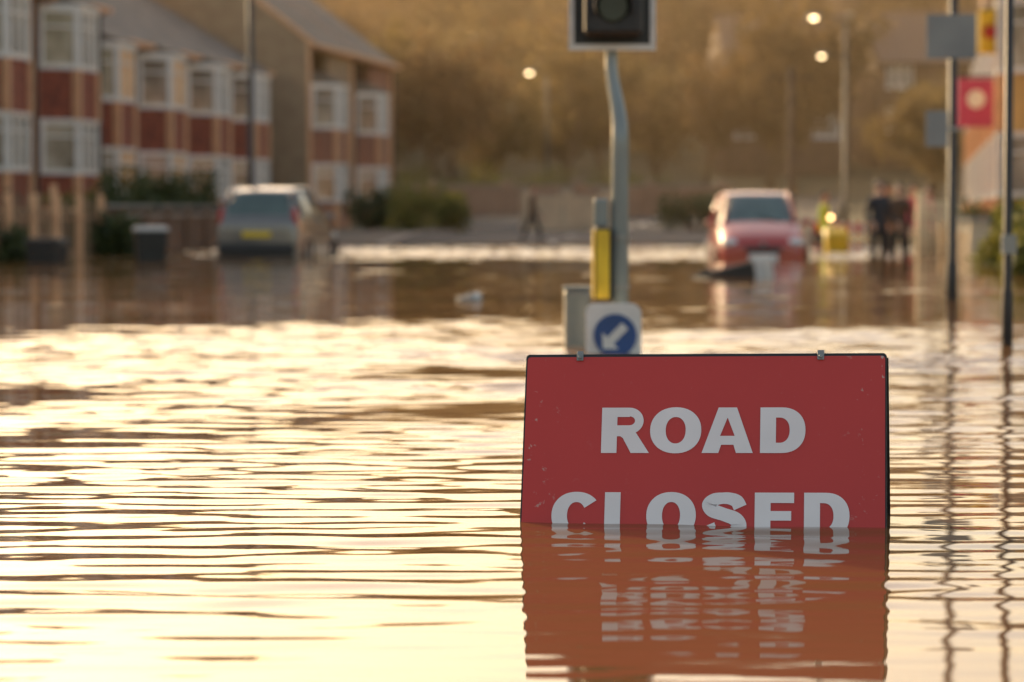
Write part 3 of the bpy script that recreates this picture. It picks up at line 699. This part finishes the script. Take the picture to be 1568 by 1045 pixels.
# ------------------------------------------------------------------ bins, debris, barriers
def wheelie(name,loc,rot,body,lid):
    e=empty(name,loc,rot=rot); m=MB(); 
    b0=[(-.22,-.25,0),(.22,-.25,0),(.22,.25,0),(-.22,.25,0)]; t0=[(-.28,-.35,.95),(.28,-.35,.95),(.28,.33,.95),(-.28,.33,.95)]
    m.v=b0+t0; m.f=[(3,2,1,0),(4,5,6,7),(0,1,5,4),(1,2,6,5),(2,3,7,6),(3,0,4,7)]; m.obj('bin_body',body,e,bevel=.03)
    m=MB(); m.box((-.30,-.37,.955),(.30,.36,1.01)); m.box((-.26,-.30,1.012),(.26,.28,1.04)); m.obj('lid',lid,e,bevel=.015)
    m=MB(); m.tube([(-.24,.40,.93),(.24,.40,.93)],.018,8); m.tube([(-.27,.24,.1),(-.21,.24,.1)],.1,16); m.tube([(.21,.24,.1),(.27,.24,.1)],.1,16); m.obj('handle_and_wheels',M['black'],e); return e
gry=pmat('glare_grey_lid',(.62,.60,.58),(.55,.53,.51),3,.3)  # lid grey lightened to carry the white glare on top
wheelie('wheelie_bin',(-6.35,50,-.42),(0,0,.2),M['black'],gry)
wheelie('wheelie_bin',(-8.0,49,-.62),(0,0,-.2),M['dark'],M['dark'])
wheelie('wheelie_bin',(2.5,38.6,-.20),(rad(8),rad(80),rad(-12)),M['dark'],gry)
fd=empty('floating_debris',(-.43,28.6,0)); ico('plastic_bag',M['kerb'],fd,(0,0,.0),(.12,.10,.06),3,.3,4); ico('plastic_bag_knot',M['white'],fd,(.07,0,.04),(.05,.04,.04),2,.3,5)
gb=empty('grit_bin',(6.95,61,-.45)); m=MB(); m.v=[(-.2,-.2,0),(.2,-.2,0),(.2,.2,0),(-.2,.2,0),(-.25,-.25,.75),(.25,-.25,.75),(.25,.25,.85),(-.25,.25,.85)]; m.f=[(3,2,1,0),(4,5,6,7),(0,1,5,4),(1,2,6,5),(2,3,7,6),(3,0,4,7)]; m.obj('bin_body',M['yellow'],gb,bevel=.03)
m=MB(); m.v=[(-.28,-.28,.76),(.28,-.28,.76),(.28,.28,.86),(-.28,.28,.86),(-.22,-.2,.86),(.22,-.2,.86),(.22,.2,1.0),(-.22,.2,1.0)]; m.f=[(3,2,1,0),(4,5,6,7),(0,1,5,4),(1,2,6,5),(2,3,7,6),(3,0,4,7)]; m.obj('lid',M['yellow'],gb,bevel=.03)
rb=empty('road_barrier',(7.6,66,-.4)); m=MB()
for i in range(5): m.box((-.6+.24*i,-.02,.75),(-.6+.24*i+.12,.02,1.0)); m.box((-.6+.24*i,-.02,.3),(-.6+.24*i+.12,.02,.5))
m.obj('red_panels',M['tail'],rb); m=MB()
for i in range(5): m.box((-.48+.24*i,-.02,.75),(-.48+.24*i+.12,.02,1.0)); m.box((-.48+.24*i,-.02,.3),(-.48+.24*i+.12,.02,.5))
m.obj('white_panels',M['white'],rb); m=MB(); m.box((-.64,-.03,-.05),(-.605,.03,1.05)); m.box((.605,-.03,-.05),(.64,.03,1.05)); m.box((-.7,-.3,0),(-.5,-.04,.08)); m.box((.5,-.3,0),(.7,-.04,.08)); m.obj('frame',M['dark'],rb)
for x_,z_ in ((-.22,1.12),(-.42,.98),(.05,.62)):
    ico('added_glint',M['glint'],rb,(x_,-.08,z_),(.05,.04,.05),2)  # added glowing balls stand in for glints, no known lamp here
dv=pole('diversion_sign',-1.78,90,1.5,.03); box('yellow_plate',(-.27,-.05,.72),(.27,-.035,1.45),M['yellow'],dv,bevel=.004)
m=MB(); m.box((-.15,-.058,1.0),(.15,-.0515,1.06)); m.box((-.15,-.058,1.2),(.1,-.0515,1.26)); m.obj('black_text_bars',M['black'],dv)

# ------------------------------------------------------------------ people
def person(name,loc,rz,jacket,trous,hairm=None,stride=0.0,H=1.74,hat=None,armb=0.15):
    e=empty(name,loc,rz); e.scale=(H/1.74,)*3; hairm=hairm or M['hair']
    J=[];E=[];R=[]
    def a(p,r,par=None):
        J.append(p); R.append(r); 
        if par is not None: E.append((par,len(J)-1))
        return len(J)-1
    pel=a((0,0,.95),(.155,.115)); wa=a((0,0,1.10),(.14,.10),pel); ch=a((0,-.01,1.28),(.165,.115),wa); ut=a((0,0,1.40),(.13,.09),ch); nk=a((0,0,1.49),(.055,.055),ut); a((0,-.01,1.58),(.05,.055),nk)
    hands=[]
    for s in (-1,1):
        hp=a((s*.095,0,.88),(.095,.10),pel); kn=a((s*.105,-stride*s*.20-.01,.50),(.058,.062),hp); an=a((s*.11,-stride*s*.28+.03,.10),(.040,.045),kn); 
        hl=a((s*.11,-stride*s*.28+.01,.045),(.042,.042),an); a((s*.125,-stride*s*.28-.15,.035),(.040,.03),hl)
        sh=a((s*.175,0,1.39),(.068,.068),ut); el=a((s*.25,.03+stride*s*.10,1.12),(.046,.048),sh); wr=a((s*.27,-armb+stride*s*.16,.90 if armb<.2 else 1.0),(.032,.034),el)
        wp=Vector(J[wr]); palm=a((wp.x,wp.y-.03,wp.z-.07),(.036,.018),wr)
        pp=Vector(J[palm])
        for f,(dy,l) in enumerate(((-.030,.070),(-.010,.082),(.010,.076),(.028,.060))):
            f1=a((pp.x,pp.y+dy,pp.z-.05),(.0095,.0095),palm); a((pp.x-s*.015,pp.y+dy,pp.z-.05-l*.85),(.008,.008),f1)
        t1=a((pp.x-s*.012,pp.y-.045,pp.z+.005),(.011,.011),palm); a((pp.x-s*.02,pp.y-.06,pp.z-.04),(.009,.009),t1)
        hands.append((wp,s))
    me=bpy.data.meshes.new('b'); me.from_pydata(J,E,[]); ob=bpy.data.objects.new('tmp',me); COL.objects.link(ob)
    sk=ob.modifiers.new('skin','SKIN'); ss=ob.modifiers.new('s','SUBSURF'); ss.levels=2; ss.render_levels=2
    for v,r in zip(me.skin_vertices[0].data,R): v.radius=r
    me.skin_vertices[0].data[0].use_root=True
    bpy.context.view_layer.update()
    dg=bpy.context.evaluated_depsgraph_get(); bme=bpy.data.meshes.new_from_object(ob.evaluated_get(dg)); bpy.data.objects.remove(ob)
    bme.materials.clear()
    for m_ in (jacket,trous,M['skin'],M['black']): bme.materials.append(m_)
    for p in bme.polygons:
        c=p.center; p.use_smooth=True
        if c.z>1.475: p.material_index=2
        elif c.z<.13: p.material_index=3
        elif any((abs(c.x)>.2 and c.z<wp.z+.005 and c.x*s>0) for wp,s in hands) : p.material_index=2
        elif c.z<.86 and abs(c.x)<.21: p.material_index=1
        else: p.material_index=0
    b_=bpy.data.objects.new('body',bme); COL.objects.link(b_); b_.parent=e
    bm=bmesh.new(); bmesh.ops.create_uvsphere(bm,u_segments=24,v_segments=18,radius=1)
    for v in bm.verts:
        x,y,z=v.co; w=1-.22*max(0,-z)**1.5
        v.co=Vector((x*.076*w,(y*.096)*(w if y<0 else 1)-(.006 if z<-.4 and y<0 else 0),z*.118))
    hm=bpy.data.meshes.new('head'); bm.to_mesh(hm); bm.free(); hm.materials.append(M['skin']); hm.polygons.foreach_set('use_smooth',[True]*len(hm.polygons))
    h=bpy.data.objects.new('head',hm); COL.objects.link(h); h.parent=e; h.location=(0,-.015,1.635)
    ico('nose',M['skin'],e,(0,-.112,1.625),(.013,.018,.024),2); 
    for s in (-1,1):
        ico('ear',M['skin'],e,(s*.077,0,1.63),(.012,.022,.032),2); ico('eye',M['white'],e,(s*.030,-.094,1.648),(.014,.01,.009),2); ico('pupil',M['black'],e,(s*.030,-.102,1.648),(.006,.004,.006),2)
    ico('mouth',M['tail'],e,(0,-.098,1.582),(.024,.006,.006),2)
    ico('hair',hat or hairm,e,(0,.008,1.675),(.086,.102,.092),3,.03)
    return e
jk=[pmat('navy_coat',(.04,.035,.04),(.03,.028,.03),4,.8),pmat('brown_coat',(.12,.07,.04),(.09,.05,.03),4,.8),pmat('pink_coat',(.55,.10,.14),(.45,.08,.11),4,.7),pmat('hi_vis_jacket',(.65,.75,.05),(.5,.6,.04),4,.6)]
tr=pmat('dark_trousers',(.03,.028,.03),(.02,.02,.022),5,.8)
person('pedestrian',(6.72,52.2,-.32),rad(25),jk[0],tr,armb=.25)
person('pedestrian',(7.18,52.8,-.32),rad(-30),jk[1],tr,H=1.70)
person('pedestrian',(7.15,55.5,-.32),rad(150),jk[0],tr,H=1.80)
person('pedestrian',(8.35,57.0,-.3),rad(-50),jk[2],tr,H=1.66)
person('pedestrian',(8.45,60.2,-.3),rad(10),jk[2],tr,H=1.72,armb=.25)
person('pedestrian',(8.15,62.0,-.32),rad(60),jk[1],tr,H=1.76)
person('pedestrian',(6.9,63,-.43),rad(70),jk[3],tr,H=1.72)
person('pedestrian',(.55,77,-.05),rad(80),jk[1],tr,H=1.6,stride=.9)

# ------------------------------------------------------------------ sky, sun, haze, camera
AZ,EL=-35,17
w=bpy.data.worlds.new('World'); scene.world=w; w.use_nodes=True; n=w.node_tree
bg=n.nodes['Background']; sk=n.nodes.new('ShaderNodeTexSky'); sk.sky_type='NISHITA'; sk.sun_disc=False
sk.sun_elevation=rad(EL); sk.sun_rotation=rad(AZ); sk.air_density=1.2; sk.dust_density=3.5; sk.ozone_density=.8
tint=n.nodes.new('ShaderNodeMixRGB'); tint.blend_type='MULTIPLY'; tint.inputs[0].default_value=1; tint.inputs[2].default_value=(1.0,.86,.76,1)
n.links.new(sk.outputs[0],tint.inputs[1]); n.links.new(tint.outputs[0],bg.inputs['Color']); bg.inputs['Strength'].default_value=.31
sd=bpy.data.lights.new('sun','SUN'); sd.energy=5; sd.angle=rad(.5); sd.color=(1,.74,.42)
so=bpy.data.objects.new('sun',sd); COL.objects.link(so)
S=Vector((math.sin(rad(AZ))*math.cos(rad(EL)),math.cos(rad(AZ))*math.cos(rad(EL)),math.sin(rad(EL))))
so.rotation_euler=S.to_track_quat('Z','Y').to_euler()
hz=bpy.data.materials.new('golden_mist'); hz.use_nodes=True; n=hz.node_tree; n.nodes.clear()
o=n.nodes.new('ShaderNodeOutputMaterial'); vs=n.nodes.new('ShaderNodeVolumeScatter'); vs.inputs['Density'].default_value=.0011; vs.inputs['Anisotropy'].default_value=.6; vs.inputs['Color'].default_value=(1,.72,.42,1)
n.links.new(vs.outputs[0],o.inputs['Volume'])
box('mist',(-160,70,-3),(160,420,42),hz)
cam=bpy.data.cameras.new('camera'); co=bpy.data.objects.new('camera',cam); COL.objects.link(co)
cam.lens=100; cam.sensor_width=36; cam.clip_end=3000; cam.clip_start=.1
co.location=(0,0,.92); co.rotation_euler=(rad(90-2.66),0,0)
cam.dof.use_dof=True; cam.dof.focus_distance=8.35; cam.dof.aperture_fstop=2.8
scene.camera=co
scene.view_settings.view_transform='Standard'; scene.view_settings.look='None'; scene.view_settings.exposure=0
